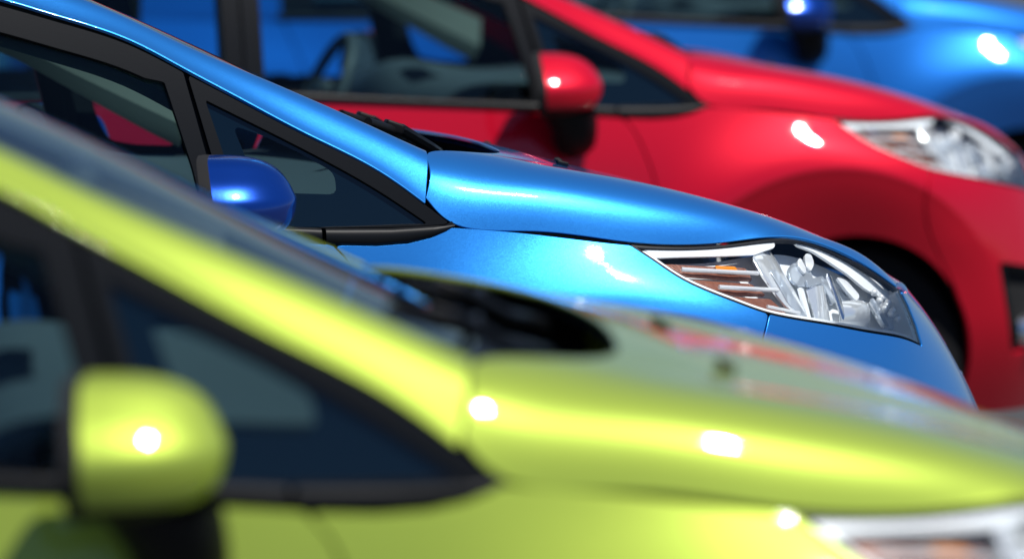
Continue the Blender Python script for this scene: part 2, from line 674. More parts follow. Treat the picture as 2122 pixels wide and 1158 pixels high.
DOORX = x_of(seam_door, ZS)
BUMPX = x_of(seam_bump, ZS)
B_PILLAR = -1.18
DOOR2X = np.interp(ZS, [.15, .6, 1.0], [-1.16, -1.17, -1.19])
QUARX = np.interp(ZS, [.15, .5, .65, .8, 1.05], [-1.72, -1.76, -1.82, -1.95, -2.05])
RBUMX = np.interp(ZS, [.15, .55, .70, .9, 1.05], [-2.50, -2.42, -2.45, -2.62, -2.66])
archF = np.hypot(XS - AX_F[0], ZS - AX_F[1])
archR = np.hypot(XS - AX_R[0], ZS - AX_R[1])
FOG = round_poly([(.752, .552), (.935, .520), (.950, .340), (.805, .312), (.785, .40)], .02)
FOGF = sdf(FOG, XS, ZS)
sill = .225 - ZS


def mx(*a):
    r = a[0]
    for q in a[1:]:
        r = np.maximum(r, q)
    return r


MOULD_X = [-2.3, -1.033, -.713, -.454, -.217, -.15, -.092, -.05, -.022, -.004]
MOULD_Z = [1.0, .986, .963, .945, .9245, .9215, .9245, .933, .944, .955]
f_mould = np.where(XS < 0, ZS - np.interp(XS, MOULD_X, MOULD_Z) - .001, -1.0)
f_fender = mx(f_mould, DOORX + GAP - XS, XS - BUMPX + GAP, ARCH - archF, -HLF + GAP, .0042 - TOPD, sill)
f_door = mx(f_mould, XS - DOORX + GAP, DOOR2X + GAP - XS, .0042 - TOPD, sill)
f_rdoor = mx(f_mould, XS - DOOR2X + GAP, QUARX + GAP - XS, .0042 - TOPD, sill, (ARCH + .02) - archR)
f_quarter = mx(XS - QUARX + GAP, RBUMX + GAP - XS, ARCH - archR, sill, .0005 - TOPD)
f_rbump = mx(XS - RBUMX + GAP, ARCH - archR, sill, ZS - .70 + GAP)
f_gate = mx(XS - RBUMX + GAP, .70 + GAP - ZS, np.abs(YS) - .58)
f_tail = mx(XS - RBUMX + GAP, .70 + GAP - ZS, .58 + GAP - np.abs(YS))
GRILLE = mx(np.abs(YS) - (.46 - .25 * (ZS - .30)), np.abs(ZS - .36) - .12, .80 - XS)
UPGR = mx(np.abs(YS) - .40, np.abs(ZS - .655) - .028, .80 - XS)
f_bump = mx(BUMPX + GAP - XS, ARCH - archF, -HLF + GAP, -FOGF, -GRILLE, -UPGR, .006 - TOPD, .165 - ZS)
f_sill = mx(ZS - .225 + GAP, .19 - ZS, np.abs(XS + .88) - .90)
f_body = mx(-HLF + .012, (ARCH + .004) - archF, (ARCH + .004) - archR)

# A-pillar / cant-rail edges
E1 = np.array([(-.035, .979), (-.126, 1.048), (-.258, 1.119), (-.389, 1.191), (-.474, 1.238), (-.556, 1.283), (-.69, 1.331), (-.815, 1.369),
               (-1.2, 1.412), (-1.7, 1.402), (-2.2, 1.335), (-2.5, 1.235)])
E2 = np.array([(-.024, .678, 1.078), (-.134, .655, 1.129), (-.285, .632, 1.196), (-.461, .605, 1.270), (-.68, .572, 1.368), (-.82, .56, 1.408),
               (-1.2, .55, 1.452), (-1.7, .545, 1.442), (-2.2, .54, 1.385), (-2.52, .53, 1.285)])


def e1(x):
    z = ncs(E1[::-1, 0], E1[::-1, 1], x)
    return np.stack([x, wG(x, z) + .006, z], -1)


def e2(x):
    return np.stack([x, ncs(E2[::-1, 0], E2[::-1, 1], x), ncs(E2[::-1, 0], E2[::-1, 2], x)], -1)


# frame (black) outlines
FR_TOP = lambda x: ncs(E1[::-1, 0], E1[::-1, 1], np.asarray(x, float)) - np.interp(x, [-.9, -.5, -.12, 0], [.017, .012, .006, .004])


def line_top(x0, x1, n, dz=0.0):
    x = np.linspace(x0, x1, n)
    return np.stack([x, FR_TOP(x) + dz], 1)


def mould_top(x):
    return np.interp(x, [-2.3, -1.03, -.71, -.45, -.241, -.12, -.05, 0], [1.02, 1.006, .984, .970, .956, .9535, .956, .957])


QUARTER_OUT = np.vstack([line_top(-.468, -.010, 50), [(.0015, .9585)], [(x, mould_top(x)) for x in np.linspace(-.06, -.402, 14)],
                         [(-.418, 1.02), (-.438, 1.100)]])
QUARTER_IN = round_poly(np.vstack([[(-.441, 1.181)], smooth_line([(-.441, 1.181), (-.25, 1.082), (-.14, 1.0185), (-.053, .959)], 20)[1:],
                                   [(-.20, .957), (-.30, .960), (-.385, .966), (-.395, 1.002), (-.415, 1.091)]]), .004)
CLEAR = round_poly([(-.393, 1.137), (-.34, 1.1185), (-.27, 1.084), (-.216, 1.052), (-.213, 1.014), (-.292, 1.018), (-.345, 1.028), (-.366, 1.061)], .014)
DOOR_FR_OUT = np.vstack([line_top(-1.165, -.4765, 60), [(-.445, 1.088), (-.412, .9705)], [(x, mould_top(x)) for x in np.linspace(-.43, -1.165, 12)]])
DOOR_GL = round_poly(np.vstack([line_top(-1.12, -.545, 40, -.045), [(-.5105, 1.2125), (-.470, 1.066), (-.452, .977)],
                                [(x, mould_top(x) + .003) for x in np.linspace(-.47, -1.12, 10)]]), .003)
RDOOR_FR_OUT = np.vstack([line_top(-2.03, -1.171, 60), [(x, mould_top(x)) for x in np.linspace(-1.171, -2.03, 12)]])
RDOOR_GL = round_poly(np.vstack([line_top(-1.93, -1.215, 40, -.045), [(x, mould_top(x) + .003) for x in np.linspace(-1.215, -1.93, 10)]]), .02)
CPIL = np.vstack([line_top(-2.56, -2.036, 30, .004), [(x, mould_top(x) - .012) for x in np.linspace(-2.036, -2.64, 12)]])

PAINTED = []


def build_car(mat):
    root = bpy.data.objects.new('parked_car', None)
    C.objects.link(root)

    def P(name, me, m, parent=root, label=None):
        o = obj(name, me, m, parent, label)
        if m is mat:
            PAINTED.append(o)
        return o
    # --- body panels
    P('hood', panel(PH, np.full(PH.shape[:2], -1.0), 'hood', .006, .003, False, NH), mat)
    P('front_bumper', panel(PS, f_bump, 'front_bumper', .018, .003, False, NS, True), mat)
    bumper = bpy.data.objects['front_bumper'] if 'front_bumper' in bpy.data.objects else None
    for o in root.children:
        if o.name.startswith('front_bumper'):
            bumper = o
    liner = panel(PS - NS * .03, f_body, 'body_shell', 0, 0, False, NS, True)
    P('body_shell', liner, M_BLACK)
    vi_ = np.minimum(np.arange(PH.shape[1]), np.arange(PH.shape[1])[::-1])[None, :]
    P('hood_liner', panel(PH - NH * .016, np.where((PH[..., 0] > .28) & (vi_ < 16), 1.0, -1.0), 'hood_liner', 0, 0, False, NH), M_BLACK)
    for fl in (False, 'y'):
        s = -1 if fl is False else 1
        P('fender', panel(PS, f_fender, 'fender', .016, .003, fl, NS), mat)
        d = P('door', panel(PS, f_door, 'door', .016, .003, fl, NS), mat)
        rd = P('rear_door', panel(PS, f_rdoor, 'rear_door', .016, .003, fl, NS), mat)
        P('rear_fender', panel(PS, f_quarter, 'rear_fender', .016, .003, fl, NS), mat)
        P('taillight', panel(PS, f_tail, 'taillight', .016, .003, fl, NS), M_TAIL)
        P('sill_panel', panel(PS + NS * .004, f_sill, 'sill_panel', .016, .003, fl, NS), M_TRIM)
        P('rear_pillar', gpanel(CPIL, 'rear_pillar', .004, .014, .003, fl), mat)
        # front pillar and cant rail
        xs = np.concatenate([np.linspace(-.0295, -.5, 60), np.linspace(-.51, -2.5, 120)])
        a, b = e1(np.minimum(xs - .028 * np.clip((xs + .3) / .28, 0, 1), -.0555)), e2(xs)
        t = np.linspace(0, 1, 14)[None, :, None]
        L = np.linalg.norm(b - a, axis=1)[:, None, None]
        out = np.array([0, .72, .69])
        # keep the seam end flush with the hood corner
        prof = np.sin(np.pi * t ** 1.5)
        rail = a[:, None] * (1 - t) + b[:, None] * t + out * prof * L * .17
        rail[..., 1] *= s
        if s < 0:
            rail = rail
        N_ = normals(rail)
        if (N_[50, 7, 1] * s) < 0:
            rail, N_ = rail[::-1], -N_[::-1]
        P('roof_pillar', panel(rail, np.full(rail.shape[:2], -1.0), 'roof_pillar', .007, .003, False, N_), mat)
        # rubber seal seen in the gap below the pillar
        xs2 = np.linspace(-.075, -2.1, 120)
        seal = np.stack([e1(xs2) * [1, s, 1] + [0, -.016 * s, .004], np.stack([xs2, s * (wG(xs2, FR_TOP(xs2)) - .010), FR_TOP(xs2) - .02], -1)], 1)
        P('door_seal', fix_me(grid_vf(seal), 'door_seal'), M_RUB)
        P('door_seal', gpanel([(-.502, 1.240), (-.448, 1.225), (-.386, .962), (-.435, .972)], 'door_seal', -.010, 0, 0, fl), M_RUB)
        # quarter window
        q = P('quarter_window', gpanel(QUARTER_OUT, 'quarter_window', .003, .014, .0025, fl, (QUARTER_IN,)), M_TRIM)
        P('border', gpanel(QUARTER_IN, 'border', -.004, 0, 0, fl, (CLEAR,)), M_FRIT, q)
        P('pane', gpanel(CLEAR, 'pane', -.0042, 0, 0, fl), M_GLASS, q)
        P('window_frame', gpanel(DOOR_FR_OUT, 'window_frame', .003, .014, .0025, fl, (DOOR_GL,)), M_TRIM, d)
        rub = round_poly(DOOR_GL, .002)
        P('pane', gpanel(DOOR_GL, 'pane', -.009, 0, 0, fl), M_GLASS, d)
        P('window_frame', gpanel(RDOOR_FR_OUT, 'window_frame', .003, .014, .0025, fl, (RDOOR_GL,)), M_TRIM, rd)
        P('pane', gpanel(RDOOR_GL, 'pane', -.009, 0, 0, fl), M_GLASS, rd)
        # belt mouldings: rounded strip, front piece on the fender side and one per door

        def mould(x0, x1, par):
            xs_ = np.linspace(x0, x1, 60)
            top = mould_top(xs_)
            low = np.interp(xs_, [-2.3, -1.033, -.713, -.454, -.217, -.15, -.092, -.05, -.022, -.004],
                            [1.0, .986, .963, .945, .9245, .9215, .9245, .933, .944, .955])
            tt = np.linspace(0, 1, 12)
            z = low[:, None] * (1 - tt) + top[:, None] * tt
            base = np.maximum(wG(xs_, top)[:, None], 0) + .0 * tt
            lw = np.interp(xs_, [-2.3, -1.8, -1, -.45, -.2, 0], [.785, .80, .811, .810, .806, .797])
            w = lw[:, None] * (1 - tt) + base * tt + .009 * (np.clip(4 * tt * (1 - tt), 0, 1) ** .5) * np.clip((top - low) / .02, 0, 1)[:, None] + .001
            G_ = np.stack([np.broadcast_to(xs_[:, None], z.shape), s * w, z], 2)
            if s < 0:
                G_ = G_[::-1]
            N_ = normals(G_)
            if N_[30, 6, 1] * s < 0:
                G_, N_ = G_[::-1], -N_[::-1]
            P('belt_moulding', panel(G_, np.full(G_.shape[:2], -1.0), 'belt_moulding', .01, .002, False, N_), M_TRIM, par)
        mould(-.238, -.004, q)
        mould(-1.165, -.246, d)
        mould(-2.05, -1.172, rd)
        # door handle
        for par, hx in ((d, -1.05), (rd, -1.86)):
            hv = tube([(hx - .09, s * .842, .80), (hx - .07, s * .876, .80), (hx + .07, s * .876, .80), (hx + .09, s * .842, .80)], [.012, .016, .016, .012], 'h', 10)
            P('handle', fix_me(hv, 'handle'), mat, par)
        build_headlight(P, root, s, fl)
        build_mirror(P, root, s, mat)
        # fog lamp recess
        fz = P('fog_lamp_bezel', panel(PS - NS * .012, mx(FOGF - .012, -sdf(round_poly([(.782, .533), (.93, .503), (.94, .352), (.822, .33), (.808, .40)], .02), XS, ZS)),
                                       'fog_lamp_bezel', .05, .004, fl, NS), M_TRIM, bumper)
        lamp = join(*[tube([(.86 - .02, s * .66, .365), (.885, s * .668, .365), (.893, s * .670, .365)], [.045, .047, .030], 'l', 20)])
        P('fog_lamp', fix_me(lamp, 'fog_lamp'), M_CHROME2, bumper)
        # wheels
        for ax in (AX_F[0] + .01, AX_R[0]):
            build_wheel(P, root, ax, s)
        # washer nozzle
        nz = join(bm_vf(box_bm(.022, .014, .008, .003), Matrix.Translation((.318, s * .285, 1.029)) @ Matrix.Rotation(R(14), 4, 'Y')),
                  tube([(.314, s * .285, 1.031), (.308, s * .285, 1.036), (.303, s * .285, 1.037)], [.006, .005, .003], 'n', 8))
        P('washer_nozzle', fix_me(nz, 'washer_nozzle'), M_RUB)
    # --- grilles, tail
    gv = []
    for k in range(7):
        z = .26 + k * .033
        gv.append(tube([(1.0 - 0 * k, -.42, z), (1.08, -.2, z), (1.095, 0, z), (1.08, .2, z), (1.0, .42, z)], .006, 'g', 6))
    P('grille', fix_me(join(*gv), 'grille'), M_TRIM)
    P('rear_bumper', panel(PS, f_rbump, 'rear_bumper', .016, .003, False, NS, True), mat)
    P('tailgate', panel(PS, f_gate, 'tailgate', .016, .003, False, NS, True), mat)
    # --- windshield
    wb = [(-.050, .655, 1.074), (-.012, .50, 1.073), (.020, .25, 1.071), (.030, 0, 1.070)]
    wm = [(-.290, .628, 1.190), (-.245, .48, 1.189), (-.205, .24, 1.181), (-.195, 0, 1.178)]
    wm2 = [(-.500, .597, 1.283), (-.455, .45, 1.287), (-.415, .22, 1.285), (-.405, 0, 1.284)]
    wt = [(-.690, .568, 1.366), (-.650, .42, 1.374), (-.615, .21, 1.374), (-.605, 0, 1.373)]
    W = np.array([wb, wm, wm2, wt], float)
    W2 = np.concatenate([W * [1, -1, 1], W[:, -2::-1]], axis=1)
    PW = surf(W2, 40, 60)
    NW = normals(PW)
    if NW[20, 30, 2] < 0:
        PW, NW = PW[::-1], -NW[::-1]
    ws = P('windshield', panel(PW - NW * .004, np.full(PW.shape[:2], -1.0), 'windshield', 0, 0, False, NW), M_WS)
    uu = np.linspace(0, 1, PW.shape[0])[:, None]
    if PW[0, 30, 0] < PW[-1, 30, 0]:
        uu = 1 - uu
    fb = mx(np.abs(PW[..., 1]) * 0 - 1, -1 * np.ones(PW.shape[:2]))
    fr = np.maximum(-(np.abs(PW[..., 1]) - (.59 - .08 * uu)), -(.06 - uu))
    fr = np.minimum(-(np.abs(PW[..., 1]) - (.625 - .08 * uu)), np.minimum(uu - .07, .97 - uu))
    P('glass_border', panel(PW - NW * .0055, fr, 'glass_border', 0, 0, False, NW), M_FRIT, ws)
    # --- roof between the rails, rear window
    rc = []
    for x, zc in ((-.69, 1.373), (-.9, 1.420), (-1.3, 1.465), (-1.8, 1.460), (-2.25, 1.408), (-2.50, 1.335)):
        ed = e2(np.array([x]))[0]
        xo = .085 if x == -.69 else (.05 if x == -.9 else 0)
        rc.append([(x, -ed[1], ed[2]), (x + xo * .75, -ed[1] * .62, ed[2] + (zc - ed[2]) * .72), (x + xo, 0, zc),
                   (x + xo * .75, ed[1] * .62, ed[2] + (zc - ed[2]) * .72), (x, ed[1], ed[2])])
    PR = surf(np.array(rc, float), 70, 50)
    NR = normals(PR)
    if NR[30, 25, 2] < 0:
        PR, NR = PR[::-1], -NR[::-1]
    P('roof', panel(PR, np.full(PR.shape[:2], -1.0), 'roof', .02, .003, False, NR), mat)
    P('headliner', panel(PR - NR * .03, np.full(PR.shape[:2], -1.0), 'headliner', 0, 0, False, NR), M_LINER)
    rw = np.array([[(-2.52, -.53, 1.28), (-2.53, 0, 1.325), (-2.52, .53, 1.28)], [(-2.64, -.60, 1.15), (-2.67, 0, 1.18), (-2.64, .60, 1.15)],
                   [(-2.73, -.60, 1.035), (-2.78, 0, 1.04), (-2.73, .60, 1.035)]], float)
    PRW = surf(rw, 20, 30)
    P('rear_window', fix_me(grid_vf(PRW), 'rear_window'), M_GLASS)
    # --- cowl well, wipers
    cw = np.array([[(-.06, -.70, 1.045), (-.02, -.45, 1.045), (.01, 0, 1.045), (-.02, .45, 1.045), (-.06, .70, 1.045)],
                   [(.0, -.72, 1.005), (.10, -.5, 1.01), (.15, 0, 1.01), (.10, .5, 1.01), (.0, .72, 1.005)],
                   [(.05, -.73, .98), (.18, -.5, .99), (.24, 0, .99), (.18, .5, .99), (.05, .73, .98)]], float)
    P('cowl', fix_me(grid_vf(surf(cw, 16, 40)), 'cowl'), M_TRIM)
    for s0, mirx in ((-1, 0), (1, 1)):
        ya = -.50 if s0 < 0 else .02
        yb = ya + .16
        tip = (-.108 + (0 if s0 < 0 else .06), ya - .06, 1.126 - (0 if s0 < 0 else .012))
        blade = tube([tip, (tip[0] + .06, ya + .005, tip[2] - .020), (tip[0] + .115, ya + .13, tip[2] - .036), (tip[0] + .14, ya + .34, tip[2] - .045)], [.009, .010, .009, .006], 'b', 10)
        w = P('wiper', fix_me(blade, 'wiper'), M_RUB)
        clip = bm_vf(box_bm(.036, .03, .020, .005), Matrix.Translation((tip[0] + .062, ya + .01, tip[2] - .013)) @ Matrix.Rotation(R(20), 4, 'Y'))
        P('clip', fix_me(clip, 'clip'), M_RUB, w)
        arm = tube([(tip[0] + .052, ya + .015, tip[2] - .010), (tip[0] + .085, ya + .04, tip[2] - .020), (tip[0] + .145, ya + .08, tip[2] - .054), (tip[0] + .19, yb + .05, tip[2] - .072), (tip[0] + .22, yb + .16, tip[2] - .09)], [.008, .011, .010, .009, .012], 'a', 8)
        P('arm', fix_me(arm, 'arm'), M_TRIM, w)
    # --- cabin
    P('floor_pan', fix_me(rbox(3.3, 1.35, .10, (-1.15, 0, .27), bev=.03), 'floor_pan'), M_BLACK)
    dash = np.array([[(-.60, y, .62), (-.62, y, .86), (-.56, y, .985 + .035 * math.exp(-((y - .36) / .2) ** 2)), (-.40, y, 1.005 + .02 * math.exp(-((y - .36) / .2) ** 2)),
                      (-.15, y, 1.00), (.02, y, 1.02)] for y in np.linspace(-.73, .73, 13)], float)
    P('dashboard', fix_me(grid_vf(surf(dash, 50, 30)), 'dashboard'), M_DASH)
    for s in (-1, 1):
        se = P('seat', fix_me(join(rbox(.50, .50, .16, (-1.02, s * .37, .50), (0, R(-8), 0), .06),
                                   rbox(.15, .48, .62, (-1.30, s * .37, .83), (0, R(-20), 0), .06)), 'seat'), M_SEAT)
        P('headrest', fix_me(join(rbox(.10, .26, .18, (-1.43, s * .37, 1.225), (0, R(-14), 0), .045),
                                  tube([(-1.40, s * .37 - .06, 1.05), (-1.42, s * .37 - .06, 1.18)], .007, 'p'),
                                  tube([(-1.40, s * .37 + .06, 1.05), (-1.42, s * .37 + .06, 1.18)], .007, 'p')), 'headrest'), M_SEAT, se)
        # pale inner trims of the front and centre pillars
        xs = np.linspace(-.22 if s > 0 else -.30, -1.10, 40)
        k_ = np.interp(xs, [-1, -.46, -.30], [1, 1, .15]) if s < 0 else 1.0
        a = e1(xs) + np.stack([0 * xs, 0 * xs - .075 * k_, 0 * xs - .085 * k_], -1)
        b = e2(xs) + np.array([0, -.03, -.035])
        inn = np.stack([a, a * .5 + b * .5 + [0, -.03, -.015], b], 1)
        inn[..., 1] *= s
        P('pillar_trim', fix_me(grid_vf(inn), 'pillar_trim'), M_LINER)
        P('centre_pillar', fix_me(rbox(.09, .04, .50, (-1.17, s * .705, 1.15), (R(s * 14), 0, 0), .015), 'centre_pillar'), M_LINER)
        belt = [(-1.17, s * .70, 1.30), (-1.19, s * .66, 1.0), (-1.15, s * .60, .6)]
        P('seat_belt', fix_me(tube(belt, .018, 's', 6), 'seat_belt'), M_DASH)
        P('door_card', fix_me(rbox(1.75, .05, .50, (-1.05, s * .745, .70), bev=.02), 'door_card'), M_DASH)
    P('rear_seat', fix_me(join(rbox(.50, 1.25, .18, (-1.85, 0, .52), (0, R(-6), 0), .06), rbox(.16, 1.25, .60, (-2.18, 0, .85), (0, R(-18), 0), .06)), 'rear_seat'), M_SEAT)
    for y in (-.36, .36):
        P('headrest', fix_me(rbox(.09, .24, .15, (-2.30, y, 1.17), (0, R(-14), 0), .04), 'headrest'), M_SEAT)
    # steering wheel on the far side
    sw = []
    cen, rr = Vector((-.72, .36, .93)), .185
    ax = Vector((.90, 0, -.42)).normalized()
    uu_, vv_ = Vector((0, 1, 0)), ax.cross(Vector((0, 1, 0)))
    ring = [cen + (uu_ * math.cos(a) + vv_ * math.sin(a)) * rr for a in np.linspace(0, 2 * math.pi, 33)]
    sw.append(tube(ring, .015, 'r', 8, False))
    for a in (0, math.pi, -math.pi / 2):
        sw.append(tube([cen, cen + (uu_ * math.cos(a) + vv_ * math.sin(a)) * rr], .014, 'k', 6))
    sw.append(tube([cen - ax * .02, cen + ax * .25], .03, 'c', 10))
    sw.append(rbox(.05, .13, .12, cen, (0, R(25), 0), .02))
    P('steering_wheel', fix_me(join(*sw), 'steering_wheel'), M_DASH)
    rm = join(rbox(.05, .24, .065, (-.44, 0, 1.225), bev=.02), tube([(-.44, 0, 1.25), (-.43, 0, 1.29)], .012, 's', 8))
    P('rear_view_mirror', fix_me(rm, 'rear_view_mirror'), M_DASH)
    return root


def side_pt(x, z):
    """lateral half-width of the body side at (x, z)"""
    d = (XS - x) ** 2 + (ZS - z) ** 2 + np.where(XS < -.6, 9, 0)
    i = np.unravel_index(np.argmin(d), d.shape)
    return abs(YS[i])


def build_headlight(P, root, s, fl):
    # silver housing behind the lens, side walls, chrome trim, rubber gasket, lens
    hsg = panel(PL - NL * .048, mx(HLL, .004 - TOPL), 'headlight', 0, 0, fl, NL)
    hl = P('headlight', hsg, M_SILVER)
    P('rim', panel(PL - NL * .004, mx(HLL + .001, -HLL - .0035), 'rim', .046, .001, fl, NL), M_SILVER, hl)
    P('bezel', panel(PL - NL * .006, mx(HLL + .0035, -HLL - .0085, .010 - TOPL), 'bezel', .05, .002, fl, NL), M_SILVER, hl)
    P('gasket', panel(PL - NL * .0030, mx(HLL + .0005, -HLL - .0030), 'gasket', .02, .001, fl, NL), M_RUB, hl)
    P('gasket', panel(PL - NL * .0035, mx(HLL + .0005, TOPL - .0045), 'gasket', .01, .001, fl, NL), M_RUB, hl)
    P('lens', panel(PL - NL * .0008, mx(HLL + .0022, .003 - TOPL), 'lens', .0, .001, fl, NL), M_LENS, hl)

    def patch(poly, off, name, mat, depth=.006, r=.004):
        """plate lying `off` metres (number or function of x, z) below the lens"""
        f = sdf(round_poly(poly, r), XL, ZL)
        o_ = off(XL, ZL) if callable(off) else off + 0 * XL
        G_ = PL - NL * o_[..., None]
        N_ = normals(G_)
        N_ *= np.sign((N_ * NL).sum(2, keepdims=True))
        return P(name, panel(G_, mx(f, HLL + .004), name, depth, .001, fl, N_), mat, hl)
    # three amber side reflectors separated by chrome ribs with their shine painted white
    patch([(.380, .893), (.543, .879), (.553, .858), (.417, .873)], .022, 'side_reflector', M_AMBER)
    patch([(.428, .865), (.548, .852), (.576, .830), (.480, .840)], .022, 'side_reflector', M_AMBER)
    patch([(.500, .833), (.583, .823), (.618, .790), (.556, .805)], .022, 'side_reflector', M_AMBER)
    patch([(.478, .884), (.520, .880), (.524, .869), (.482, .873)], .017, 'turn_signal', M_ORANGE, r=.003)

    def rib(p0, p1, r, off=.016, mat=None):
        pts = []
        for t in np.linspace(0, 1, 7):
            x, z = p0[0] * (1 - t) + p1[0] * t, p0[1] * (1 - t) + p1[1] * t
            pts.append((x, s * (side_pt(x, z) - off), z))
        P('rib', fix_me(tube(pts, r, 'rib', 8), 'rib'), mat or M_WHITE, hl)
    patch([(.330, .925), (.420, .922), (.565, .918), (.610, .925), (.605, .902), (.560, .893), (.400, .896), (.355, .896)],
          lambda x, z: .007 + 30 * (z - .903) ** 2, 'top_rib', M_SILVER)
    rib((.405, .869), (.556, .8555), .0040)
    rib((.470, .837), (.590, .8255), .0040)
    rib((.560, .800), (.628, .784), .0030)
    # big concave silver shell behind the amber blocks
    patch([(.556, .893), (.600, .907), (.650, .915), (.690, .905), (.668, .880), (.652, .850), (.650, .815), (.662, .785), (.672, .768), (.636, .783),
           (.606, .806), (.588, .832), (.570, .862)], lambda x, z: .013 + 7 * (x - .575 - .5 * (.88 - z)) ** 2, 'reflector_shell', M_REFL, r=.008)
    patch([(.585, .868), (.600, .866), (.632, .812), (.668, .771), (.645, .777), (.612, .808)], lambda x, z: .0105 + 3 * (x - .60) ** 2, 'reflector_shell', M_DARKCH, r=.006)
    # main lamp: dark ball, box reflector, blades; then the inner lamp
    patch([(.634, .872), (.655, .884), (.690, .862), (.684, .835), (.655, .842), (.640, .850)], .024, 'lamp_eye', M_DARKCH, r=.012)
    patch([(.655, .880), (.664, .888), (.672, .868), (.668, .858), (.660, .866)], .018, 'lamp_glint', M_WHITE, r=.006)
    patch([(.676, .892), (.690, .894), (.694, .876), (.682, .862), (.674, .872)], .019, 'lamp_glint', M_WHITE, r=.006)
    patch([(.666, .848), (.706, .852), (.706, .840), (.668, .836)], .017, 'lamp_hood', M_DARKCH, r=.003)
    patch([(.668, .835), (.706, .839), (.7275, .764), (.684, .770)], lambda x, z: .020 + 10 * (x - .69) ** 2 + .10 * (.84 - z), 'reflector_box', M_REFL, r=.003)
    patch([(.652, .838), (.665, .838), (.681, .771), (.672, .775), (.658, .800)], lambda x, z: .020 + .5 * (x - .65), 'reflector_wall', M_SILVER, r=.003)
    patch([(.7065, .853), (.716, .848), (.730, .812), (.731, .775), (.727, .766), (.719, .80)], lambda x, z: .008 + 40 * (x - .722 + .25 * (z - .81)) ** 2, 'blade', M_CHROME2, r=.004)
    patch([(.716, .856), (.740, .852), (.782, .808), (.772, .800), (.740, .812), (.733, .806)], .036, 'recessed_wall', M_DARKCH, r=.006)  # dark chrome plate, set deeper than its neighbours
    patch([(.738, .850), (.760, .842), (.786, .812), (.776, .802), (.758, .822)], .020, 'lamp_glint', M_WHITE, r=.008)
    patch([(.736, .808), (.780, .806), (.800, .798), (.822, .752), (.742, .766)], lambda x, z: .018 + 14 * (z - .79) ** 2 + 4 * (x - .78) ** 2, 'reflector_box', M_REFL, r=.004)
    patch([(.800, .802), (.806, .800), (.836, .748), (.824, .752)], .008, 'blade', M_DARKCH, r=.003)
    patch([(.808, .800), (.845, .800), (.872, .766), (.872, .742), (.842, .748)], .024, 'reflector_wall', M_REFL, r=.006)
    # silver plate painted as the sky sheen along the lens's upper edge
    patch([(.640, .935), (.720, .930), (.780, .885), (.840, .850), (.880, .815), (.872, .785), (.845, .800), (.800, .822), (.760, .852), (.716, .878), (.690, .893), (.655, .905)],
          lambda x, z: .011 + .1 * (.9 - z), 'sheen_plate', M_SILVER, r=.008)
    # faceted sparkle strip along the inner edge, and a small bead cluster
    fac = []
    rnd = random.Random(3)
    for k in range(16):
        t = k / 15
        x, z = .874 + .034 * t, .792 - .080 * t
        w = side_pt(x, z) - .012
        fac.append(bm_vf(box_bm(.010, .016, .007, .002, 1), Matrix.Translation((x - .008, s * w, z)) @ Euler((rnd.random(), rnd.random(), rnd.random())).to_matrix().to_4x4()))
    P('faceted_strip', fix_me(join(*fac), 'faceted_strip'), M_CHROME2, hl)
    for k in range(9):
        x, z = .806 + .016 * (k % 3) + .010 * (k // 3), .806 - .015 * (k // 3) - .010 * (k % 3)
        w = side_pt(x, z) - .020
        bm = bmesh.new()
        bmesh.ops.create_icosphere(bm, subdivisions=2, radius=.0068)
        P('lamp_bead', fix_me(bm_vf(bm, Matrix.Translation((x, s * w, z))), 'lamp_bead'), M_WHITE, hl)


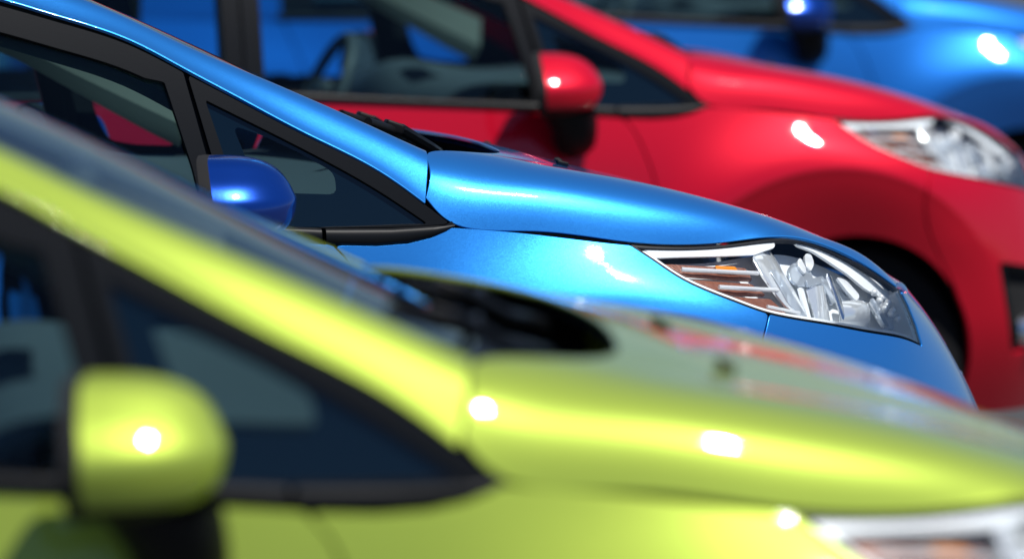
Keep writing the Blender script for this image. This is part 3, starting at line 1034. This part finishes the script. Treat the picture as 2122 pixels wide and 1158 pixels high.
def build_mirror(P, root, s, mat):
    rp = round_poly([(.868, 1.084), (.930, 1.097), (.985, 1.089), (1.035, 1.048), (1.062, 1.010), (1.050, .960), (1.020, .944), (.880, .944), (.860, 1.0)], .016, 7)
    dd = np.concatenate([[0], np.cumsum(np.linalg.norm(np.diff(np.vstack([rp, rp[:1]]), axis=0), axis=1))])
    qq = np.linspace(0, dd[-1], 72, endpoint=False)
    rim = np.stack([np.interp(qq, dd, np.append(rp[:, k], rp[0, k])) for k in (0, 1)], 1)
    cen = np.array([.955, 1.022])
    xr, D, p = -.458, .136, 2.8
    rho = np.sin(np.linspace(0, 1, 26) * math.pi / 2)
    G_ = np.zeros((26, 73, 3))
    for i, r in enumerate(rho):
        x = xr + D * max(0, 1 - r ** p) ** (1 / p)
        for j in range(73):
            q = rim[j % 72]
            w, z = cen + (q - cen) * r
            # front leans down and outwards: highest point stays near the rim
            G_[i, j] = (x - .030 * max(0, (z - 1.022)) / .08 * (1 - r * .3) - .30 * (w - .955) * r, s * w, z)
    split = .964 + .0 * G_[..., 2]
    N_ = normals(G_)
    if N_[10, 0, 0] < 0:
        N_ = -N_
    Gp, Np = G_, N_
    if np.dot(np.cross(G_[11, 10] - G_[10, 10], G_[10, 11] - G_[10, 10]), N_[10, 10]) < 0:
        Gp, Np = G_[:, ::-1], N_[:, ::-1]
    Np = Np.copy()
    ctr = Gp[0, 0].copy()
    Np[0] = (1, 0, 0)
    fz = .962 - Gp[..., 2]
    m = P('mirror', panel(Gp, fz, 'mirror', .006, .002, False, Np), mat)
    P('mirror_base', panel(Gp - Np * .001, -fz + .003, 'mirror_base', .006, .002, False, Np), M_TRIM, m)
    # black rear band and glass
    band = np.zeros((4, 73, 3))
    for i, (dx, k) in enumerate(((.004, 1.0), (-.006, 1.004), (-.016, .985), (-.016, .88))):
        for j in range(73):
            q = cen + (rim[j % 72] - cen) * k
            zz = q[1]
            band[i, j] = (xr + dx - .030 * max(0, zz - 1.022) / .08 * .7 - .30 * (q[0] - .955), s * q[0], zz)
    P('mirror_rim', fix_me(grid_vf(band), 'mirror_rim'), M_BLACK, m)
    gl = [(xr - .011, s * cen[0], cen[1])] + [(xr - .011 - .03 * max(0, (cen + (rim[j] - cen) * .9)[1] - 1.022) / .08 * .7 - .27 * (rim[j][0] - .955), s * (cen + (rim[j] - cen) * .9)[0], (cen + (rim[j] - cen) * .9)[1]) for j in range(72)]
    P('mirror_glass', fix_me((gl, [[0, 1 + j, 1 + (j + 1) % 72] for j in range(72)]), 'mirror_glass'), M_MIRROR, m)
    # foot: a pod from under the head down to the door
    ft = []
    for x, y, z, a, b in ((-.400, .930, .958, .072, .050), (-.385, .915, .930, .064, .050), (-.372, .895, .900, .056, .050), (-.366, .868, .872, .052, .050), (-.364, .846, .850, .040, .036), (-.364, .836, .838, .015, .012)):
        ft.append([(x + a * math.cos(t), s * (y + b * math.sin(t)), z - .25 * b * math.sin(t)) for t in np.linspace(0, 2 * math.pi, 25)])
    P('mirror_foot', fix_me(grid_vf(np.array(ft)), 'mirror_foot'), M_TRIM, m)


def build_wheel(P, root, ax, s):
    def lathe(prof, seg=48):
        V, F = [], []
        n = len(prof)
        for k in range(seg):
            a = 2 * math.pi * k / seg
            for r, y in prof:
                V.append((ax + r * math.cos(a), s * y, AXZ + r * math.sin(a)))
        for k in range(seg):
            for i in range(n - 1):
                a, b = k * n + i, ((k + 1) % seg) * n + i
                F.append([a, b, b + 1, a + 1])
        return V, F
    w = P('wheel', fix_me(lathe([(.195, .60), (.285, .595), (.300, .615), (.300, .755), (.288, .770), (.24, .778), (.200, .770)]), 'wheel'), M_TYRE)
    sp = [lathe([(.200, .61), (.196, .76), (.203, .772), (.190, .770), (.180, .75), (.176, .63)])]
    for k in range(5):
        a = 2 * math.pi * k / 5 + .3
        c, d = math.cos(a), math.sin(a)
        sp.append(tube([(ax + .03 * c, s * .745, AXZ + .03 * d), (ax + .10 * c, s * .755, AXZ + .10 * d), (ax + .19 * c, s * .75, AXZ + .19 * d)], [.03, .022, .026], 's', 8))
    sp.append(lathe([(.0, .765), (.035, .76), (.05, .74), (.05, .69)], 24))
    P('rim', fix_me(join(*sp), 'rim'), M_ALLOY, w)


# ------------------------------------------------------------------ setting
gm = me_from([(-600, -600, 0), (600, -600, 0), (600, 900, 0), (-600, 900, 0)], [[0, 1, 2, 3]], 'parking_lot')
ground = obj('parking_lot', gm, M_ASPH)
ground['kind'] = 'structure'

# ------------------------------------------------------------------ the four cars
car = build_car(M_BLUE)
bpy.context.view_layer.update()


def copy_tree(o, parent=None, mat=None):
    c = o.copy()
    C.objects.link(c)
    if parent:
        c.parent = parent
    if mat is not None and o.type == 'MESH' and o.material_slots[0].material == M_BLUE:
        c.material_slots[0].material = mat
    for ch in o.children:
        copy_tree(ch, c, mat)
    return c


def place(o, x, y, yaw, roll, dz, label):
    # yaw turns the car about z, roll leans it about its long axis
    o.matrix_world = Matrix.Translation((x, y, dz)) @ Matrix.Rotation(R(yaw), 4, 'Z') @ Matrix.Rotation(R(roll), 4, 'X')
    o['label'] = label
    o['category'] = 'car'
    o['group'] = 'hatchbacks parked in a row'


place(car, 2.4354, 11.3851, 0, 0, 0, 'light metallic blue hatchback in sharp focus between the lime car and the red car')
place(copy_tree(car, None, M_LIME), 1.6749, 7.3959, -7.054, .148, .0047, 'lime green hatchback closest to the viewer, blurred')
place(copy_tree(car, None, M_RED), 3.9983, 15.4581, 1.103, -.441, -.0178, 'bright red hatchback parked behind the sharp blue car')
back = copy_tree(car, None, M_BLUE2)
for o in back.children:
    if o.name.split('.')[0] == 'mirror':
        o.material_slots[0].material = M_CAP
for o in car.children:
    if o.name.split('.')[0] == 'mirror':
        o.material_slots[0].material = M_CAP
place(back, 5.7841, 19.4511, -.415, -.229, .0135, 'blurred deep blue hatchback at the back, beyond the red car')
